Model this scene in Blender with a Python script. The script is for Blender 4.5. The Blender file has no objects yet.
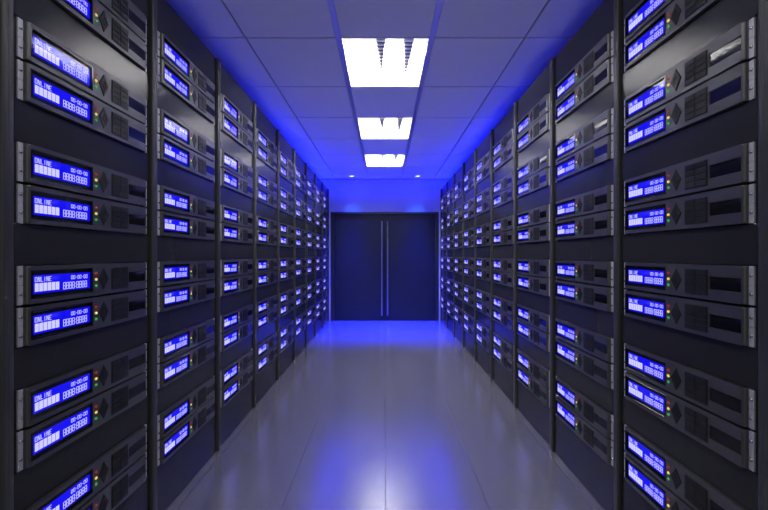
import bpy, bmesh, math
from mathutils import Vector, Matrix

C = bpy.context.scene.collection
PI = math.pi

# ------------------------------------------------------------------ dimensions (metres)
EYE = 1.11                     # camera height
FX = 0.95                      # |x| of the servers' mounting ears
PX = 0.958                     # |x| of the blanking panels
POST_X = 0.940                 # |x| of the post fronts
PITCH = 0.543                  # rack width along the aisle
Y0 = 0.8475                     # start of the first rack
NR = 9
RACK_H = 2.22
CEIL = EYE + 1.282
WALL_Y = 5.737
SL = 0.478                     # server width
SH = 0.102                     # server height
GAP = 0.0072
PROUD = 0.008
PAIR_TOPS = [EYE + 0.027 + 0.1056 + 0.323 * k for k in (2.5, 1.5, 0.5, -0.5, -1.5, -2.5)]
ROOM_X = 1.95
ROOM_Y0 = -1.6

# ------------------------------------------------------------------ materials
def principled(name, col, rough=0.5, metal=0.0, emit=None, strength=0.0, spec=0.5, coat=0.0):
    m = bpy.data.materials.new(name)
    m.use_nodes = True
    b = m.node_tree.nodes['Principled BSDF']
    b.inputs['Base Color'].default_value = (*col, 1)
    b.inputs['Roughness'].default_value = rough
    b.inputs['Metallic'].default_value = metal
    b.inputs['Specular IOR Level'].default_value = spec
    b.inputs['Coat Weight'].default_value = coat
    b.inputs['Coat Roughness'].default_value = 0.02
    if emit:
        b.inputs['Emission Color'].default_value = (*emit, 1)
        b.inputs['Emission Strength'].default_value = strength
    return m

def grain(m, scale, amount, bump=0.0, stretch=(1, 1, 1), rough_var=0.0):
    """soft procedural variation of colour, roughness and height"""
    nt = m.node_tree
    b = nt.nodes['Principled BSDF']
    tc = nt.nodes.new('ShaderNodeTexCoord')
    mp = nt.nodes.new('ShaderNodeMapping')
    mp.inputs['Scale'].default_value = stretch
    nz = nt.nodes.new('ShaderNodeTexNoise')
    nz.inputs['Scale'].default_value = scale
    nz.inputs['Detail'].default_value = 4
    nt.links.new(tc.outputs['Object'], mp.inputs['Vector'])
    nt.links.new(mp.outputs['Vector'], nz.inputs['Vector'])
    col = b.inputs['Base Color'].default_value[:3]
    rp = nt.nodes.new('ShaderNodeMapRange')
    rp.inputs['To Min'].default_value = 1 - amount
    rp.inputs['To Max'].default_value = 1 + amount
    nt.links.new(nz.outputs['Fac'], rp.inputs['Value'])
    mx = nt.nodes.new('ShaderNodeVectorMath')
    mx.operation = 'SCALE'
    mx.inputs[0].default_value = col
    nt.links.new(rp.outputs['Result'], mx.inputs['Scale'])
    nt.links.new(mx.outputs['Vector'], b.inputs['Base Color'])
    if rough_var:
        rr = nt.nodes.new('ShaderNodeMapRange')
        r0 = b.inputs['Roughness'].default_value
        rr.inputs['To Min'].default_value = r0 - rough_var
        rr.inputs['To Max'].default_value = r0 + rough_var
        nt.links.new(nz.outputs['Fac'], rr.inputs['Value'])
        nt.links.new(rr.outputs['Result'], b.inputs['Roughness'])
    if bump:
        bp = nt.nodes.new('ShaderNodeBump')
        bp.inputs['Strength'].default_value = bump
        bp.inputs['Distance'].default_value = 0.002
        nt.links.new(nz.outputs['Fac'], bp.inputs['Height'])
        nt.links.new(bp.outputs['Normal'], b.inputs['Normal'])
    return m

M = {}
M['panel'] = grain(principled('black_lacquered_steel', (0.022, 0.022, 0.0225), 0.22, spec=0.32), 3, 0.12, rough_var=0.03)
M['post'] = grain(principled('charcoal_steel', (0.044, 0.044, 0.044), 0.4), 4, 0.1)
M['dark'] = principled('cabinet_inside', (0.012, 0.012, 0.014), 0.6)
M['chassis'] = grain(principled('graphite_server_case', (0.125, 0.123, 0.123), 0.36, 0.7), 30, 0.08)
M['ear'] = grain(principled('brushed_grey_ear', (0.60, 0.60, 0.64), 0.38, 0.3), 40, 0.15, stretch=(1, 1, 6))
M['screw'] = principled('screw_steel', (0.6, 0.6, 0.6), 0.25, 0.9)
M['bezel'] = principled('black_glass', (0.006, 0.006, 0.008), 0.05, spec=0.6)
M['screen'] = principled('blue_backlit_lcd', (0.0, 0.0, 0.02), 0.05, emit=(0.006, 0.004, 1.0), strength=0.85, spec=0.5)
M['readout'] = principled('pale_lcd_segments', (0.05, 0.05, 0.06), 0.05, emit=(0.62, 0.60, 1.0), strength=1.0, spec=0.5)
M['red'] = principled('red_lamp', (0.25, 0.01, 0.01), 0.2, emit=(1.0, 0.07, 0.05), strength=0.24)
M['amber'] = principled('amber_lamp', (0.3, 0.25, 0.05), 0.2, emit=(1.0, 0.75, 0.14), strength=0.75)
M['green'] = principled('green_lamp', (0.02, 0.25, 0.04), 0.2, emit=(0.06, 0.9, 0.12), strength=0.34)
M['rubber'] = principled('dark_rubber_keys', (0.011, 0.011, 0.010), 0.5, spec=0.25)
M['gloss'] = principled('black_gloss_drive_door', (0.005, 0.005, 0.007), 0.05, spec=0.6)
M['door'] = grain(principled('dark_door_paint', (0.008, 0.011, 0.026), 0.4, spec=0.3), 5, 0.08)
M['door_frame'] = principled('dark_door_frame', (0.012, 0.014, 0.02), 0.4)
M['chrome'] = principled('satin_steel', (0.62, 0.62, 0.66), 0.28, 0.9)
M['wall'] = grain(principled('painted_wall', (0.40, 0.40, 0.42), 0.55), 25, 0.03, bump=0.05)
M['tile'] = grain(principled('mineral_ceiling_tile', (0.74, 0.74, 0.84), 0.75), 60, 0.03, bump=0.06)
M['runner'] = principled('ceiling_runner', (0.62, 0.62, 0.66), 0.3, 0.6)
M['groove'] = principled('ceiling_groove', (0.24, 0.24, 0.27), 0.6)
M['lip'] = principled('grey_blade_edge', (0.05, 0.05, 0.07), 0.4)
M['shade'] = principled('dark_reflection_plate', (0.45, 0.45, 0.62), 0.2, 0.9)  # for the added plates that draw dark reflections in the louvres
M['white'] = principled('white_enamel', (0.85, 0.85, 0.86), 0.35)
M['mirror'] = principled('mirror_aluminium', (0.85, 0.85, 0.88), 0.08, 1.0)
M['tube'] = principled('fluorescent_tube', (0.9, 0.9, 0.9), 0.4, emit=(1.0, 0.98, 0.96), strength=215)
M['lens'] = principled('downlight_lens', (0.9, 0.9, 0.9), 0.4, emit=(0.75, 0.85, 1.0), strength=3.0)
M['trim'] = principled('blue_white_skirting', (0.6, 0.6, 0.62), 0.45)
for k in ('screen', 'readout', 'red', 'amber', 'green'):
    M[k].cycles.emission_sampling = 'NONE'

def floor_material():
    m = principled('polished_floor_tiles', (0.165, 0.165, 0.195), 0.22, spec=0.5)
    nt = m.node_tree
    b = nt.nodes['Principled BSDF']
    b.inputs['IOR'].default_value = 4.2
    tc = nt.nodes.new('ShaderNodeTexCoord')
    sx = nt.nodes.new('ShaderNodeSeparateXYZ')
    nt.links.new(tc.outputs['Object'], sx.inputs[0])

    def math_node(op, a, bb=None, cc=None):
        n = nt.nodes.new('ShaderNodeMath')
        n.operation = op
        for i, v in enumerate((a, bb, cc)):
            if v is None:
                continue
            if isinstance(v, (int, float)):
                n.inputs[i].default_value = v
            else:
                nt.links.new(v, n.inputs[i])
        return n.outputs[0]

    def joint(coord, size, offset, half):
        t = math_node('ADD', coord, offset)
        p = math_node('PINGPONG', t, size / 2)          # 0 at a joint
        return math_node('SUBTRACT', 1.0, math_node('SMOOTHSTEP' if False else 'MINIMUM', math_node('DIVIDE', p, half), 1.0))
    jx = joint(sx.outputs['X'], 0.455, 0.0, 0.0022)
    jy = joint(sx.outputs['Y'], 0.247, -2.0345 + 0.247 * 20, 0.0016)
    jm = math_node('MAXIMUM', jx, math_node('MULTIPLY', jy, 0.45))
    nz = nt.nodes.new('ShaderNodeTexNoise')
    nz.inputs['Scale'].default_value = 4.2
    nz.inputs['Detail'].default_value = 5
    nt.links.new(tc.outputs['Object'], nz.inputs['Vector'])
    tone = math_node('MULTIPLY_ADD', nz.outputs['Fac'], 0.08, 0.96)
    shade = math_node('MULTIPLY', tone, math_node('MULTIPLY_ADD', jm, -0.6, 1.0))
    sc = nt.nodes.new('ShaderNodeVectorMath')
    sc.operation = 'SCALE'
    sc.inputs[0].default_value = b.inputs['Base Color'].default_value[:3]
    nt.links.new(shade, sc.inputs['Scale'])
    nt.links.new(sc.outputs['Vector'], b.inputs['Base Color'])
    nt.links.new(math_node('MULTIPLY_ADD', jx, -0.42, 0.5), b.inputs['Specular IOR Level'])
    bp = nt.nodes.new('ShaderNodeBump')
    bp.inputs['Strength'].default_value = 0.5
    bp.inputs['Distance'].default_value = 0.00025
    nt.links.new(math_node('SUBTRACT', 1.0, math_node('MAXIMUM', jx, jy)), bp.inputs['Height'])
    nt.links.new(bp.outputs['Normal'], b.inputs['Normal'])
    return m
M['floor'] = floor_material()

# ------------------------------------------------------------------ mesh helpers
def new_bm():
    return bmesh.new()

def add_box(bm, x0, x1, y0, y1, z0, z1, bevel=0.0, seg=2):
    vs = [bm.verts.new((x, y, z)) for x in (x0, x1) for y in (y0, y1) for z in (z0, z1)]
    q = [(0, 1, 3, 2), (4, 6, 7, 5), (0, 4, 5, 1), (2, 3, 7, 6), (0, 2, 6, 4), (1, 5, 7, 3)]
    fs = [bm.faces.new([vs[i] for i in f]) for f in q]
    if bevel > 0:
        es = list({e for f in fs for e in f.edges})
        bmesh.ops.bevel(bm, geom=es, offset=bevel, segments=seg, profile=0.5, affect='EDGES')

def add_prism(bm, pts, z0, z1, bevel=0.0):
    """vertical prism over a plan polygon, its top and bottom rims bevelled"""
    lo = [bm.verts.new((x, y, z0)) for x, y in pts]
    hi = [bm.verts.new((x, y, z1)) for x, y in pts]
    n = len(pts)
    for i in range(n):
        bm.faces.new((lo[i], lo[(i + 1) % n], hi[(i + 1) % n], hi[i]))
    fb = bm.faces.new(lo[::-1])
    ft = bm.faces.new(hi)
    if bevel > 0:
        bmesh.ops.bevel(bm, geom=list(set(fb.edges) | set(ft.edges)), offset=bevel, segments=2, profile=0.5, affect='EDGES')

def add_disc_y(bm, cx, cz, r, y0, y1, n=16, dome=0.0):
    """short round stud along y (front at y1 < y0)"""
    rings = [(r, y0), (r, y1)]
    if dome:
        rings += [(r * 0.8, y1 - dome * 0.6), (r * 0.45, y1 - dome * 0.92)]
    prev = None
    for rr, y in rings:
        ring = [bm.verts.new((cx + rr * math.cos(2 * PI * i / n), y, cz + rr * math.sin(2 * PI * i / n))) for i in range(n)]
        if prev:
            for i in range(n):
                bm.faces.new((prev[i], prev[(i + 1) % n], ring[(i + 1) % n], ring[i]))
        prev = ring
    bm.faces.new(prev)

def finish(bm, name, mat, smooth=False):
    bmesh.ops.remove_doubles(bm, verts=bm.verts, dist=1e-6)
    bmesh.ops.recalc_face_normals(bm, faces=bm.faces)
    me = bpy.data.meshes.new(name)
    bm.to_mesh(me)
    bm.free()
    me.materials.append(mat)
    if smooth:
        me.polygons.foreach_set('use_smooth', [True] * len(me.polygons))
        me.update()
    return me

def link(name, me, parent=None, loc=(0, 0, 0)):
    o = bpy.data.objects.new(name, me)
    C.objects.link(o)
    o.parent = parent
    o.location = loc
    return o

def thing(name, loc=(0, 0, 0), rz=0.0):
    o = bpy.data.objects.new(name, None)
    o.empty_display_size = 0.1
    C.objects.link(o)
    o.location = loc
    o.rotation_euler = (0, 0, rz)
    return o

def tag(o, label, cat, group=None):
    o['label'] = label
    o['category'] = cat
    if group:
        o['group'] = group
    return o

def structure(o):
    o['kind'] = 'structure'
    return o

# ------------------------------------------------------------------ room shell
b = new_bm(); add_box(b, -ROOM_X, ROOM_X, ROOM_Y0, WALL_Y + 0.25, -0.1, 0)
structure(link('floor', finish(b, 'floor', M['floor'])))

DOOR_W, DOOR_H = 0.912, EYE + 0.725          # half width and height of the door recess
b = new_bm()
add_box(b, -ROOM_X, -DOOR_W, WALL_Y, WALL_Y + 0.15, 0, CEIL + 0.12)
add_box(b, DOOR_W, ROOM_X, WALL_Y, WALL_Y + 0.15, 0, CEIL + 0.12)
add_box(b, -DOOR_W, DOOR_W, WALL_Y, WALL_Y + 0.15, DOOR_H, CEIL + 0.12)
structure(link('wall_back', finish(b, 'wall_back', M['wall'])))
b = new_bm(); add_box(b, -ROOM_X - 0.1, -ROOM_X, ROOM_Y0, WALL_Y + 0.15, 0, CEIL + 0.12)
structure(link('wall_left', finish(b, 'wall_left', M['wall'])))
b = new_bm(); add_box(b, ROOM_X, ROOM_X + 0.1, ROOM_Y0, WALL_Y + 0.15, 0, CEIL + 0.12)
structure(link('wall_right', finish(b, 'wall_right', M['wall'])))
b = new_bm(); add_box(b, -ROOM_X - 0.1, ROOM_X + 0.1, ROOM_Y0 - 0.1, ROOM_Y0, 0, CEIL + 0.12)
structure(link('wall_front', finish(b, 'wall_front', M['wall'])))

# ceiling: lay-in tiles between metal runners
TY, TYW = 2.009, 0.5815                       # a tile joint, tile length
COLS = [(-1.93, -1.381), (-1.369, -0.831), (-0.819, -0.293), (-0.2605, 0.2605), (0.293, 0.819), (0.831, 1.369), (1.381, 1.93)]
LIGHT_ROWS = [0, 2, 4]
BEHIND_ROWS = [-2, -4]
ceil_bm = new_bm(); groove_bm = new_bm(); run_bm = new_bm()
add_box(groove_bm, -ROOM_X, -0.300, ROOM_Y0, WALL_Y, CEIL + 0.012, CEIL + 0.03)
add_box(groove_bm, 0.300, ROOM_X, ROOM_Y0, WALL_Y, CEIL + 0.012, CEIL + 0.03)
for r in range(-7, 8):
    y0 = TY + r * TYW
    y1 = y0 + TYW
    y0c, y1c = max(y0 + 0.005, ROOM_Y0), min(y1 - 0.005, WALL_Y)
    if y1c - y0c < 0.02:
        continue
    for ci, (x0, x1) in enumerate(COLS):
        if ci == 3 and r in LIGHT_ROWS:
            continue
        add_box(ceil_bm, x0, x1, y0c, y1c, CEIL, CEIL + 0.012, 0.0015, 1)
    if r not in LIGHT_ROWS:
        add_box(groove_bm, -0.258, 0.258, max(y0 - 0.003, ROOM_Y0), min(y1 + 0.003, WALL_Y), CEIL + 0.012, CEIL + 0.03)
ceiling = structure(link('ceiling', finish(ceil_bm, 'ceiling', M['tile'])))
gr = link('backing', finish(groove_bm, 'ceiling_backing', M['groove']), ceiling)
for s in (-1, 1):
    xa, xb = sorted((s * 0.2615, s * 0.2915))
    add_box(run_bm, xa, xb, ROOM_Y0, WALL_Y, CEIL - 0.002, CEIL + 0.02, 0.001, 1)
structure(link('trim_1', finish(run_bm, 'trim_1', M['runner'])))
b = new_bm()
add_box(b, -ROOM_X, ROOM_X, WALL_Y - 0.014, WALL_Y - 0.0005, CEIL - 0.012, CEIL - 0.0005)
structure(link('trim_2', finish(b, 'trim_2', M['groove'])))

# double doors in the end wall
door = structure(thing('door_1', (0, WALL_Y, 0)))
b = new_bm()
add_box(b, -DOOR_W + 0.0005, -DOOR_W + 0.055, -0.012, 0.14, 0.0005, DOOR_H - 0.0005, 0.003)
add_box(b, DOOR_W - 0.055, DOOR_W - 0.0005, -0.012, 0.14, 0.0005, DOOR_H - 0.0005, 0.003)
add_box(b, -DOOR_W + 0.055, DOOR_W - 0.055, -0.012, 0.14, DOOR_H - 0.04, DOOR_H - 0.0005, 0.003)
link('door_frame', finish(b, 'door_frame', M['door_frame']), door)
for s in (-1, 1):
    b = new_bm()
    xa, xb = sorted((s * 0.0015, s * (DOOR_W - 0.058)))
    add_box(b, xa, xb, 0.02, 0.065, 0.006, DOOR_H - 0.043, 0.002)
    leaf = link('door_leaf', finish(b, 'door_leaf', M['door']), door)
    b = new_bm()
    hx, z0, z1 = s * 0.0485, EYE - 1.015, EYE + 0.57
    n = 16
    prev = None
    for z, r in ((z0, 0.010), (z0 + 0.003, 0.0125), (z1 - 0.003, 0.0125), (z1, 0.010)):
        ring = [b.verts.new((hx + r * math.cos(2 * PI * i / n), -0.035 + r * math.sin(2 * PI * i / n), z)) for i in range(n)]
        if prev:
            for i in range(n):
                b.faces.new((prev[i], prev[(i + 1) % n], ring[(i + 1) % n], ring[i]))
        else:
            b.faces.new(ring)
        prev = ring
    b.faces.new(prev)
    for zz in (z0 + 0.12, z1 - 0.12):
        add_box(b, hx - 0.008, hx + 0.008, -0.03, 0.021, zz - 0.01, zz + 0.01, 0.002)
    h = link('door_handle', finish(b, 'door_handle', M['chrome']), leaf)
    h['label'] = 'long vertical steel pull bar'

# pale strips of wall edge either side of the doors
for i, s in enumerate((-1, 1)):
    b = new_bm()
    xa, xb = sorted((s * 0.9135, s * 0.935))
    add_box(b, xa, xb, WALL_Y - 0.010, WALL_Y - 0.0005, 0.0005, DOOR_H, 0.002)
    structure(link('trim_%d' % (3 + i), finish(b, 'trim', M['trim'])))

# ------------------------------------------------------------------ server racks
DEPTH = 0.86
PW = 0.0143
def rack_parts():
    """meshes in a local frame: x along the row, front faces -y, y = 0 at the ear plane"""
    ps = {}
    hw = PITCH / 2 - 0.0003
    b = new_bm()
    add_box(b, -hw, -hw + 0.012, 0.030, DEPTH, 0.0005, RACK_H - 0.014)
    add_box(b, hw - 0.012, hw, 0.030, DEPTH, 0.0005, RACK_H - 0.014)
    add_box(b, -hw + 0.012, hw - 0.012, DEPTH - 0.012, DEPTH, 0.0005, RACK_H - 0.014)
    add_box(b, -hw + 0.012, hw - 0.012, 0.030, DEPTH - 0.012, 0.0005, 0.012)
    ps['cabinet_body'] = finish(b, 'cabinet_body', M['panel'])
    b = new_bm()
    add_box(b, -hw, hw, PX - FX + 0.004, DEPTH, RACK_H - 0.014, RACK_H, 0.002)
    ps['top_panel'] = finish(b, 'top_panel', M['panel'])
    for nm, s in (('post_l', -1), ('post_r', 1)):
        b = new_bm()
        # outer front corner of each post is rounded; two neighbours make one rounded post
        xi, xo = hw - PW, hw
        y0 = POST_X - FX
        r = 0.007
        pts = [(xo, 0.030), (xo, y0)]
        for k in range(7):
            a = PI / 2 * k / 6
            pts.append((xi + r - r * math.sin(a), y0 + r - r * math.cos(a)))
        pts += [(xi, 0.030)]
        pts = [(s * x, y) for x, y in pts]
        add_prism(b, pts, 0.0005, RACK_H + 0.001, 0.002)
        ps[nm] = finish(b, 'post', M['post'])
    for nm, s in (('rail_l', -1), ('rail_r', 1)):
        b = new_bm()
        xa, xb = sorted((s * (SL / 2 - 0.0125), s * (hw - PW)))
        add_box(b, xa, xb, 0.0085, 0.012, 0.02, RACK_H - 0.02)
        xa, xb = sorted((s * (hw - PW - 0.004), s * (hw - PW)))
        add_box(b, xa, xb, 0.012, 0.06, 0.02, RACK_H - 0.02)
        ps[nm] = finish(b, 'mounting_rail', M['panel'])
    return ps

RP = rack_parts()
def panel_mesh(z0, z1):
    b = new_bm()
    hw = PITCH / 2 - 0.0003 - PW
    add_box(b, -hw + 0.0003, hw - 0.0003, PX - FX - 0.004, PX - FX + 0.0004, z0, z1, 0.0012, 2)
    return finish(b, 'blanking_panel', M['panel'])
gaps = []
top = RACK_H - 0.0005
for zt in PAIR_TOPS:
    gaps.append((zt + 0.002, top))
    top = zt - 2 * SH - GAP - 0.002
gaps.append((0.004, top))
PANELS = [panel_mesh(*g) for g in gaps]
FULL_PANEL = panel_mesh(0.004, RACK_H - 0.0005)

ORD = ['first', 'second', 'third', 'fourth', 'fifth', 'sixth', 'seventh', 'eighth', 'ninth']

def make_rack(full=False):
    t = thing('server_rack')
    link('cabinet_body', RP['cabinet_body'], t)
    link('top_panel', RP['top_panel'], t)
    link('post', RP['post_l'], t)
    link('post', RP['post_r'], t)
    if full:
        link('blanking_panel', FULL_PANEL, t)
    else:
        link('mounting_rail', RP['rail_l'], t)
        link('mounting_rail', RP['rail_r'], t)
        for me in PANELS:
            link('blanking_panel', me, t)
    return t

def copy_tree(o, parent=None):
    c = o.copy()
    C.objects.link(c)
    c.parent = parent
    for ch in kids[o.name]:
        copy_tree(ch, c)
    return c

# ------------------------------------------------------------------ the server, one of each part
CW = SL / 2
def X(v):
    """distance from the server's left edge -> local x"""
    return v - CW
def Z(v):
    """distance below the server's top edge -> local z"""
    return SH - v

F = -PROUD                                 # front plane of the case

def chassis_mesh(ears=False):
    e = 0.014
    r = 0.009
    b = new_bm()
    pts = [(X(SL - e), 0.56), (X(e), 0.56)]
    for k in range(7):
        a = PI / 2 * k / 6
        pts.append((X(e) + r - r * math.cos(a), F + r - r * math.sin(a)))
    for k in range(7):
        a = PI / 2 * k / 6
        pts.append((X(SL - e) - r + r * math.sin(a), F + r - r * math.cos(a)))
    add_prism(b, pts, 0.0, SH, 0.0030)
    if ears:
        for xa, xb in ((0, e), (SL - e, SL)):
            add_box(b, X(xa), X(xb), 0.002, 0.008, 0, SH)
    me = finish(b, 'chassis', M['chassis'])
    # sink the drive bay into the case
    o = bpy.data.objects.new('tmp_case', me); C.objects.link(o)
    cb = new_bm()
    add_box(cb, X(0.3675), X(0.456), F - 0.02, F + 0.007, Z(0.0715), Z(0.0330))
    add_box(cb, X(0.0222), X(0.2138), F - 0.02, F + 0.0075, Z(0.0893), Z(0.0117))
    cme = finish(cb, 'tmp_cut', M['chassis'])
    c = bpy.data.objects.new('tmp_cut', cme); C.objects.link(c)
    md = o.modifiers.new('cut', 'BOOLEAN'); md.object = c; md.operation = 'DIFFERENCE'; md.solver = 'EXACT'
    bpy.context.view_layer.update()
    dg = bpy.context.evaluated_depsgraph_get()
    out = bpy.data.meshes.new_from_object(o.evaluated_get(dg))
    out.name = 'chassis'
    bpy.data.objects.remove(o); bpy.data.objects.remove(c)
    return out

def ear_mesh(side):
    e = 0.014
    xa, xb = (0.0002, e - 0.0002) if side < 0 else (SL - e + 0.0002, SL - 0.0002)
    b = new_bm()
    add_box(b, X(xa), X(xb), 0.0030, 0.0084, 0.0, SH * 0.497, 0.0010)
    add_box(b, X(xa), X(xb), 0.0030, 0.0084, SH * 0.503, SH, 0.0010)
    return finish(b, 'mounting_ear', M['ear'])

def screw_mesh(side, z):
    xc = 0.0065 if side < 0 else SL - 0.0065
    b = new_bm()
    add_disc_y(b, X(xc), z, 0.0042, 0.004, 0.0020, 14, 0.0022)
    return finish(b, 'screw', M['screw'], True)

def quad(b, x0, x1, za, zb, y):
    """flat bar of the readout, given in server coordinates"""
    add_box(b, X(x0), X(x1), y, y + 0.0002, Z(zb), Z(za))

def slanted(b, xa, za, xb, zb, w, y):
    vs = [b.verts.new((X(x), y, Z(z))) for x, z in ((xa, za), (xa + w, za), (xb + w, zb), (xb, zb))]
    b.faces.new(vs)

def seven(b, ch, x, z, w, h, t, y):
    on = {'8': 'abcdefg', '0': 'abcdef', '-': 'g'}[ch]
    k = t * 0.12
    if 'a' in on: quad(b, x + t * .5, x + w - t * .5, z, z + t, y)
    if 'd' in on: quad(b, x + t * .5, x + w - t * .5, z + h - t, z + h, y)
    if 'g' in on: quad(b, x + t * .5, x + w - t * .5, z + h / 2 - t / 2, z + h / 2 + t / 2, y)
    if 'f' in on: quad(b, x, x + t, z + k + t * .3, z + h / 2 - k, y)
    if 'e' in on: quad(b, x, x + t, z + h / 2 + k, z + h - k - t * .3, y)
    if 'b' in on: quad(b, x + w - t, x + w, z + k + t * .3, z + h / 2 - k, y)
    if 'c' in on: quad(b, x + w - t, x + w, z + h / 2 + k, z + h - k - t * .3, y)

def readout_mesh():
    b = new_bm()
    y = F + 0.0042
    for i in range(6):                                       # load bars
        quad(b, 0.0365 + i * 0.0117, 0.0467 + i * 0.0117, 0.0480, 0.0705, y)
    # ONLINE in segment letters
    x, w, z0, z1, t = 0.0365, 0.0064, 0.0310, 0.0445, 0.0014
    step = 0.0079
    for i, ch in enumerate('ONLINE'):
        a = x + i * step
        if ch == 'O':
            quad(b, a, a + t, z0, z1, y); quad(b, a + w - t, a + w, z0, z1, y)
            quad(b, a, a + w, z0, z0 + t, y); quad(b, a, a + w, z1 - t, z1, y)
        if ch == 'N':
            quad(b, a, a + t, z0, z1, y); quad(b, a + w - t, a + w, z0, z1, y)
            slanted(b, a + t * .6, z0, a + w - t * 1.6, z1, t, y)
        if ch == 'L':
            quad(b, a, a + t, z0, z1, y); quad(b, a, a + w, z1 - t, z1, y)
        if ch == 'I':
            quad(b, a + w / 2 - t / 2, a + w / 2 + t / 2, z0, z1, y)
        if ch == 'E':
            quad(b, a, a + t, z0, z1, y)
            for zz in (z0, (z0 + z1) / 2 - t / 2, z1 - t):
                quad(b, a, a + w * (0.8 if zz not in (z0, z1 - t) else 1), zz, zz + t, y)
    # clock line 00-00-00
    x = 0.1425
    for ch in '00-00-00':
        w = 0.0060 if ch != '-' else 0.0052
        seven(b, ch, x, 0.0325, w, 0.0115, 0.00135, y)
        x += w + 0.00135
    # counter 8888:8888
    x = 0.1175
    for ch in '8888:8888':
        if ch == ':':
            quad(b, x, x + 0.0018, 0.0560, 0.0580, y); quad(b, x, x + 0.0018, 0.0650, 0.0670, y)
            x += 0.0040
            continue
        seven(b, ch, x, 0.0515, 0.0080, 0.0205, 0.0016, y)
        x += 0.0096
    return finish(b, 'readout', M['readout'])

def server_meshes():
    ms = {}
    ms['chassis'] = chassis_mesh()
    ms['ear_l'], ms['ear_r'] = ear_mesh(-1), ear_mesh(1)
    for s, n in ((-1, 'l'), (1, 'r')):
        for z, m in ((SH * 0.27, 'lo'), (SH * 0.75, 'hi')):
            ms['screw_' + n + m] = screw_mesh(s, z)
    b = new_bm()
    xa, xb, za, zb = 0.0224, 0.2136, 0.0119, 0.0891
    add_box(b, X(xa), X(xb), F + 0.0052, F + 0.0072, Z(zb), Z(za))
    add_box(b, X(xa), X(xa + 0.004), F - 0.0008, F + 0.0052, Z(zb), Z(za), 0.0005, 1)
    add_box(b, X(xb - 0.004), X(xb), F - 0.0008, F + 0.0052, Z(zb), Z(za), 0.0005, 1)
    add_box(b, X(xa + 0.004), X(xb - 0.004), F - 0.0008, F + 0.0052, Z(za + 0.004), Z(za), 0.0005, 1)
    add_box(b, X(xa + 0.004), X(xb - 0.004), F - 0.0008, F + 0.0052, Z(zb), Z(zb - 0.004), 0.0005, 1)
    ms['display'] = finish(b, 'display', M['bezel'])
    b = new_bm(); add_box(b, X(0.0330), X(0.2080), F + 0.0046, F + 0.0053, Z(0.0765), Z(0.0260))
    ms['screen'] = finish(b, 'screen', M['screen'])
    ms['readout'] = readout_mesh()
    for nm, z in (('red', 0.0310), ('amber', 0.0505), ('green', 0.0705)):
        b = new_bm(); add_disc_y(b, X(0.2258), Z(z), 0.0046, F + 0.0003, F - 0.0012, 14, 0.0018)
        ms[nm] = finish(b, 'status_light', M[nm], True)
    # diamond shaped direction pad with a raised centre
    b = new_bm()
    cx, cz, hw, hh = X(0.2555), Z(0.0505), 0.0200, 0.0360
    rings = []
    for k, y in ((1.0, F + 0.0003), (1.0, F - 0.0012), (0.90, F - 0.0026), (0.42, F - 0.0026), (0.36, F - 0.0016), (0.30, F - 0.0026)):
        rings.append([b.verts.new((cx + dx * hw * k, y, cz + dz * hh * k)) for dx, dz in ((1, 0), (0, 1), (-1, 0), (0, -1))])
    for r0, r1 in zip(rings, rings[1:]):
        for i in range(4):
            b.faces.new((r0[i], r0[(i + 1) % 4], r1[(i + 1) % 4], r1[i]))
    b.faces.new(rings[-1])
    ms['pad'] = finish(b, 'direction_pad', M['rubber'])
    # keypad: recess plate and two columns of four keys
    b = new_bm()
    add_box(b, X(0.2880), X(0.3630), F - 0.0005, F + 0.0003, Z(0.0900), Z(0.0140))
    for i in range(2):
        for j in range(4):
            xa = 0.2890 + i * 0.0370
            za = 0.0150 + j * 0.0187
            add_box(b, X(xa), X(xa + 0.0358), F - 0.0032, F - 0.0004, Z(za + 0.0170), Z(za), 0.0014, 2)
    ms['keypad'] = finish(b, 'keypad', M['rubber'])
    b = new_bm()
    add_box(b, X(0.3687), X(0.4548), F + 0.0022, F + 0.0068, Z(0.0705), Z(0.0345), 0.0006, 1)
    ms['bay'] = finish(b, 'drive_bay', M['gloss'])
    return ms
SM = server_meshes()

def make_server(detail):
    t = thing('rack_server')
    link('chassis', SM['chassis'], t)
    for n in 'lr':
        ear = link('mounting_ear', SM['ear_' + n], t)
        ear['label'] = 'pale metal mounting ear'
        if detail:
            for m in ('lo', 'hi'):
                link('screw', SM['screw_' + n + m], ear)
    d = link('display', SM['display'], t)
    s = link('screen', SM['screen'], d)
    s['label'] = 'blue backlit screen'
    r = link('readout', SM['readout'], d)
    r['label'] = 'pale ONLINE lettering, bars and digits'
    for c in ('red', 'amber', 'green'):
        l = link('status_light', SM[c], t)
        l['label'] = '%s status light' % c
    link('direction_pad', SM['pad'], t)
    link('keypad', SM['keypad'], t)
    link('drive_bay', SM['bay'], t)
    return t

proto_rack = make_rack()
proto_full = make_server(True)
proto_far = make_server(False)
kids = {}
for o in bpy.data.objects:
    kids.setdefault(o.name, [])
    if o.parent:
        kids.setdefault(o.parent.name, []).append(o)

used = set()
def instance(proto):
    if proto.name not in used:
        used.add(proto.name)
        return proto
    return copy_tree(proto)

def place_rack(t, side, yc):
    t.location = (side * FX, yc, 0)
    t.rotation_euler = (0, 0, -side * PI / 2)

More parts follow.
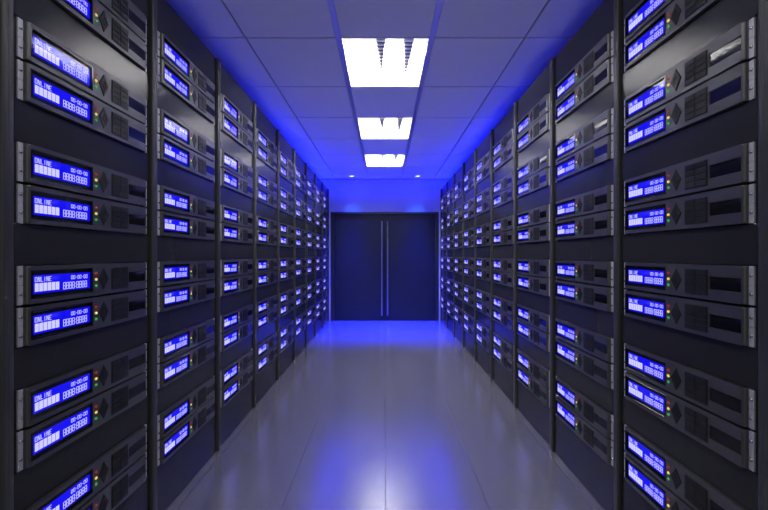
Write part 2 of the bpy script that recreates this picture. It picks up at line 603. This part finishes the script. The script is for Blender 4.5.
NEAR = {0: 'nearest whole rack', 1: 'second whole rack from the camera', 2: 'third whole rack from the camera', 3: 'fourth whole rack from the camera',
        4: 'middle rack', 5: 'fourth rack from the doors', 6: 'third rack from the doors', 7: 'second rack from the doors', 8: 'rack beside the doors'}
ROWN = ['top pair', 'second pair down', 'third pair down', 'fourth pair down', 'fifth pair down', 'bottom pair']
for side, sname in ((-1, 'left'), (1, 'right')):
    for k in range(NR):
        yc = Y0 + (k + 0.5) * PITCH
        t = instance(proto_rack)
        place_rack(t, side, yc)
        if k == 0:
            lab = 'black rack of paired servers, nearest whole rack of the %s row' % sname
        elif k == NR - 1:
            lab = 'black rack of paired servers at far end of the %s row, beside the doors' % sname
        elif k <= 4:
            lab = 'black rack of paired servers, %s from the camera in the %s row' % (ORD[k], sname)
        else:
            lab = 'black rack of paired servers, %s from the doors in the %s row' % (ORD[NR - 1 - k], sname)
        tag(t, lab, 'server rack', 'server racks along the aisle')
        for r, zt in enumerate(PAIR_TOPS):
            for u in range(2):
                s = instance(proto_full if k < 2 else proto_far)
                z = zt - SH - u * (SH + GAP)
                s.location = (side * FX, yc, z)
                s.rotation_euler = (0, 0, -side * PI / 2)
                tag(s, 'grey blue-screened server, %s of %s, %s, %s row' % (('upper', 'lower')[u], ROWN[r], NEAR[k], sname),
                    'server', 'servers with blue displays')
    # the rack the camera stands beside, only its edge in the photo
    t = make_rack(full=True)
    place_rack(t, side, Y0 - 0.5 * PITCH)
    tag(t, 'dark rack edge cut off by the %s border of the photo' % sname, 'server rack', 'server racks along the aisle')

# ------------------------------------------------------------------ louvred ceiling lights
LW = 0.2605
def make_troffer():
    t = thing('ceiling_light')
    L = TYW - 0.006
    H = 0.085
    b = new_bm()
    w = 0.004
    add_box(b, -LW, -LW + w, 0, L, 0, H)
    add_box(b, LW - w, LW, 0, L, 0, H)
    add_box(b, -LW + w, LW - w, 0, w, 0, H)
    add_box(b, -LW + w, LW - w, L - w, L, 0, H)
    add_box(b, -LW, LW, 0, L, H, H + 0.004)
    link('housing', finish(b, 'housing', M['white']), t)
    for cx in (-0.168, 0.0, 0.168):
        b = new_bm()
        n = 12
        prev = None
        for y in (0.02, L - 0.02):
            ring = [b.verts.new((cx + 0.013 * math.cos(2 * PI * i / n), y, 0.062 + 0.013 * math.sin(2 * PI * i / n))) for i in range(n)]
            if prev:
                for i in range(n):
                    b.faces.new((prev[i], prev[(i + 1) % n], ring[(i + 1) % n], ring[i]))
            else:
                b.faces.new(ring)
            prev = ring
        b.faces.new(prev)
        link('tube', finish(b, 'tube', M['tube'], True), t)
    b = new_bm()
    for i in range(1, 15):                       # cross blades, wedge shaped
        y = L * i / 15
        pts = [(y - 0.0012, 0.002), (y + 0.0012, 0.002), (y + 0.005, 0.024), (y - 0.005, 0.024)]
        lo = [b.verts.new((-LW + w, yy, z)) for yy, z in pts]
        hi = [b.verts.new((LW - w, yy, z)) for yy, z in pts]
        for a in range(4):
            b.faces.new((lo[a], lo[(a + 1) % 4], hi[(a + 1) % 4], hi[a]))
        b.faces.new(lo); b.faces.new(hi)
    lv = link('louvre', finish(b, 'louvre', M['white']), t)
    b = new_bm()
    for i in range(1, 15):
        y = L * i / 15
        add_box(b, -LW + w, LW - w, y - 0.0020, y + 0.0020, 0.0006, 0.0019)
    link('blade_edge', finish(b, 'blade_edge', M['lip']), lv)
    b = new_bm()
    for cx, wd, f1 in ((-0.026, 0.030, 0.68), (0.144, 0.032, 0.86)):  # added wedges, shaped like the dark room mirrored between the blades
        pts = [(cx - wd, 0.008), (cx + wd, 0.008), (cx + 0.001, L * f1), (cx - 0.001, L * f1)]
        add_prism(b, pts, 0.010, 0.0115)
    link('dark_reflection', finish(b, 'dark_reflection', M['shade']), t)
    return t

labs = ['louvred square ceiling light nearest the camera, the largest in view',
        'louvred square ceiling light between the nearest and the farthest ones',
        'louvred square ceiling light farthest along the aisle, closest to the doors']
trof = make_troffer()
kids = {}
for o in bpy.data.objects:
    kids.setdefault(o.name, [])
    if o.parent:
        kids.setdefault(o.parent.name, []).append(o)
for i, r in enumerate(LIGHT_ROWS):
    t = trof if i == 0 else copy_tree(trof)
    t.location = (0, TY + r * TYW + 0.003, CEIL)
    tag(t, labs[i], 'ceiling light', 'louvred ceiling lights')

# small recessed downlights in front of the end wall
def make_downlight(x, label):
    t = thing('downlight', (x, 5.515, CEIL))
    n = 24
    b = new_bm()
    prev = None
    for r, z in ((0.050, -0.0005), (0.049, -0.005), (0.038, -0.006), (0.036, -0.001)):
        ring = [b.verts.new((r * math.cos(2 * PI * i / n), r * math.sin(2 * PI * i / n), z)) for i in range(n)]
        if prev:
            for i in range(n):
                b.faces.new((prev[i], prev[(i + 1) % n], ring[(i + 1) % n], ring[i]))
        prev = ring
    link('trim_ring', finish(b, 'trim_ring', M['white'], True), t)
    b = new_bm()
    ring = [b.verts.new((0.036 * math.cos(2 * PI * i / n), 0.036 * math.sin(2 * PI * i / n), -0.0015)) for i in range(n)]
    ring2 = [b.verts.new((0.036 * math.cos(2 * PI * i / n), 0.036 * math.sin(2 * PI * i / n), -0.0003)) for i in range(n)]
    for i in range(n):
        b.faces.new((ring[i], ring[(i + 1) % n], ring2[(i + 1) % n], ring2[i]))
    b.faces.new(ring); b.faces.new(ring2)
    link('lens', finish(b, 'lens', M['lens']), t)
    tag(t, label, 'ceiling light', 'recessed downlights before the doors')
    return t
make_downlight(-0.535, 'small round downlight in the ceiling before the left door leaf')
make_downlight(0.535, 'small round downlight in the ceiling before the right door leaf')

# ------------------------------------------------------------------ lamps
def area(name, loc, rot, sx, sy, power, col):
    l = bpy.data.lights.new(name, 'AREA')
    l.shape = 'RECTANGLE'; l.size = sx; l.size_y = sy
    l.energy = power; l.color = col
    o = bpy.data.objects.new(name, l); C.objects.link(o)
    o.location = loc; o.rotation_euler = rot
    return o
BLUE = (0.004, 0.010, 1.0)
# blue uplights lying on top of the racks
for side in (-1, 1):
    for k in range(NR):
        yc = Y0 + (k + 0.5) * PITCH
        p = 0.16 + 6.5 * (k / 8.0) ** 3.0
        area('rack_top_uplight', (side * 1.06, yc, RACK_H + 0.012), (PI, -side * 0.95, 0), 0.10, 0.5, p, BLUE)
# blue downlight beams at the end wall
for x in (-0.535, 0.535):
    # one wide beam tipped towards the wall, one narrow beam straight down
    for deg, blend, power, colour, tip in ((62, 0.7, 110, (0.02, 0.10, 1.0), 0), (54, 0.9, 1700, (0.002, 0.006, 1.0), -9)):
        l = bpy.data.lights.new('downlight_beam', 'SPOT')
        l.energy = power; l.color = colour; l.spot_size = math.radians(deg); l.spot_blend = blend; l.shadow_soft_size = 0.03
        o = bpy.data.objects.new('downlight_beam', l); C.objects.link(o)
        o.location = (x, 5.515, CEIL - 0.012)
        o.rotation_euler = (math.radians(tip), 0, 0)
# added blue fill strip without a fixture, turned to the end wall
area('end_wall_fill', (0, 5.50, CEIL - 0.03), (math.radians(48), 0, 0), 3.4, 0.05, 17, (0.002, 0.006, 1.0))
# added white fill light behind the camera, in front of the closed wall
area('rear_fill', (0, ROOM_Y0 + 0.02, 1.25), (PI / 2, 0, 0), 1.7, 2.0, 5.5, (1.0, 0.98, 0.95))
# troffers of the same row that hang behind the camera
for r in BEHIND_ROWS:
    area('troffer_behind', (0, TY + (r + 0.5) * TYW, CEIL - 0.004), (0, 0, 0), 0.5, 0.56, 6.0, (1.0, 0.98, 0.96))

w = bpy.data.worlds.new('World')
w.use_nodes = True
w.node_tree.nodes['Background'].inputs[0].default_value = (0, 0, 0, 1)
w.node_tree.nodes['Background'].inputs[1].default_value = 0
bpy.context.scene.world = w

# ------------------------------------------------------------------ camera and view
cam = bpy.data.cameras.new('Camera')
cam.sensor_width = 36
cam.lens = 340 / 768 * 36
cam.shift_x = -0.45 / 768
cam.clip_start = 0.02
co = bpy.data.objects.new('Camera', cam); C.objects.link(co)
co.location = (-0.004, 0, EYE)
co.rotation_euler = (PI / 2, 0, 0)
sc = bpy.context.scene
sc.camera = co
sc.view_settings.view_transform = 'Standard'
sc.view_settings.look = 'None'
sc.view_settings.gamma = 1
sc.view_settings.exposure = 0
sc.view_settings.use_curve_mapping = False
sc.cycles.use_denoising = True
sc.cycles.max_bounces = 8
sc.cycles.diffuse_bounces = 5
sc.cycles.sample_clamp_indirect = 8
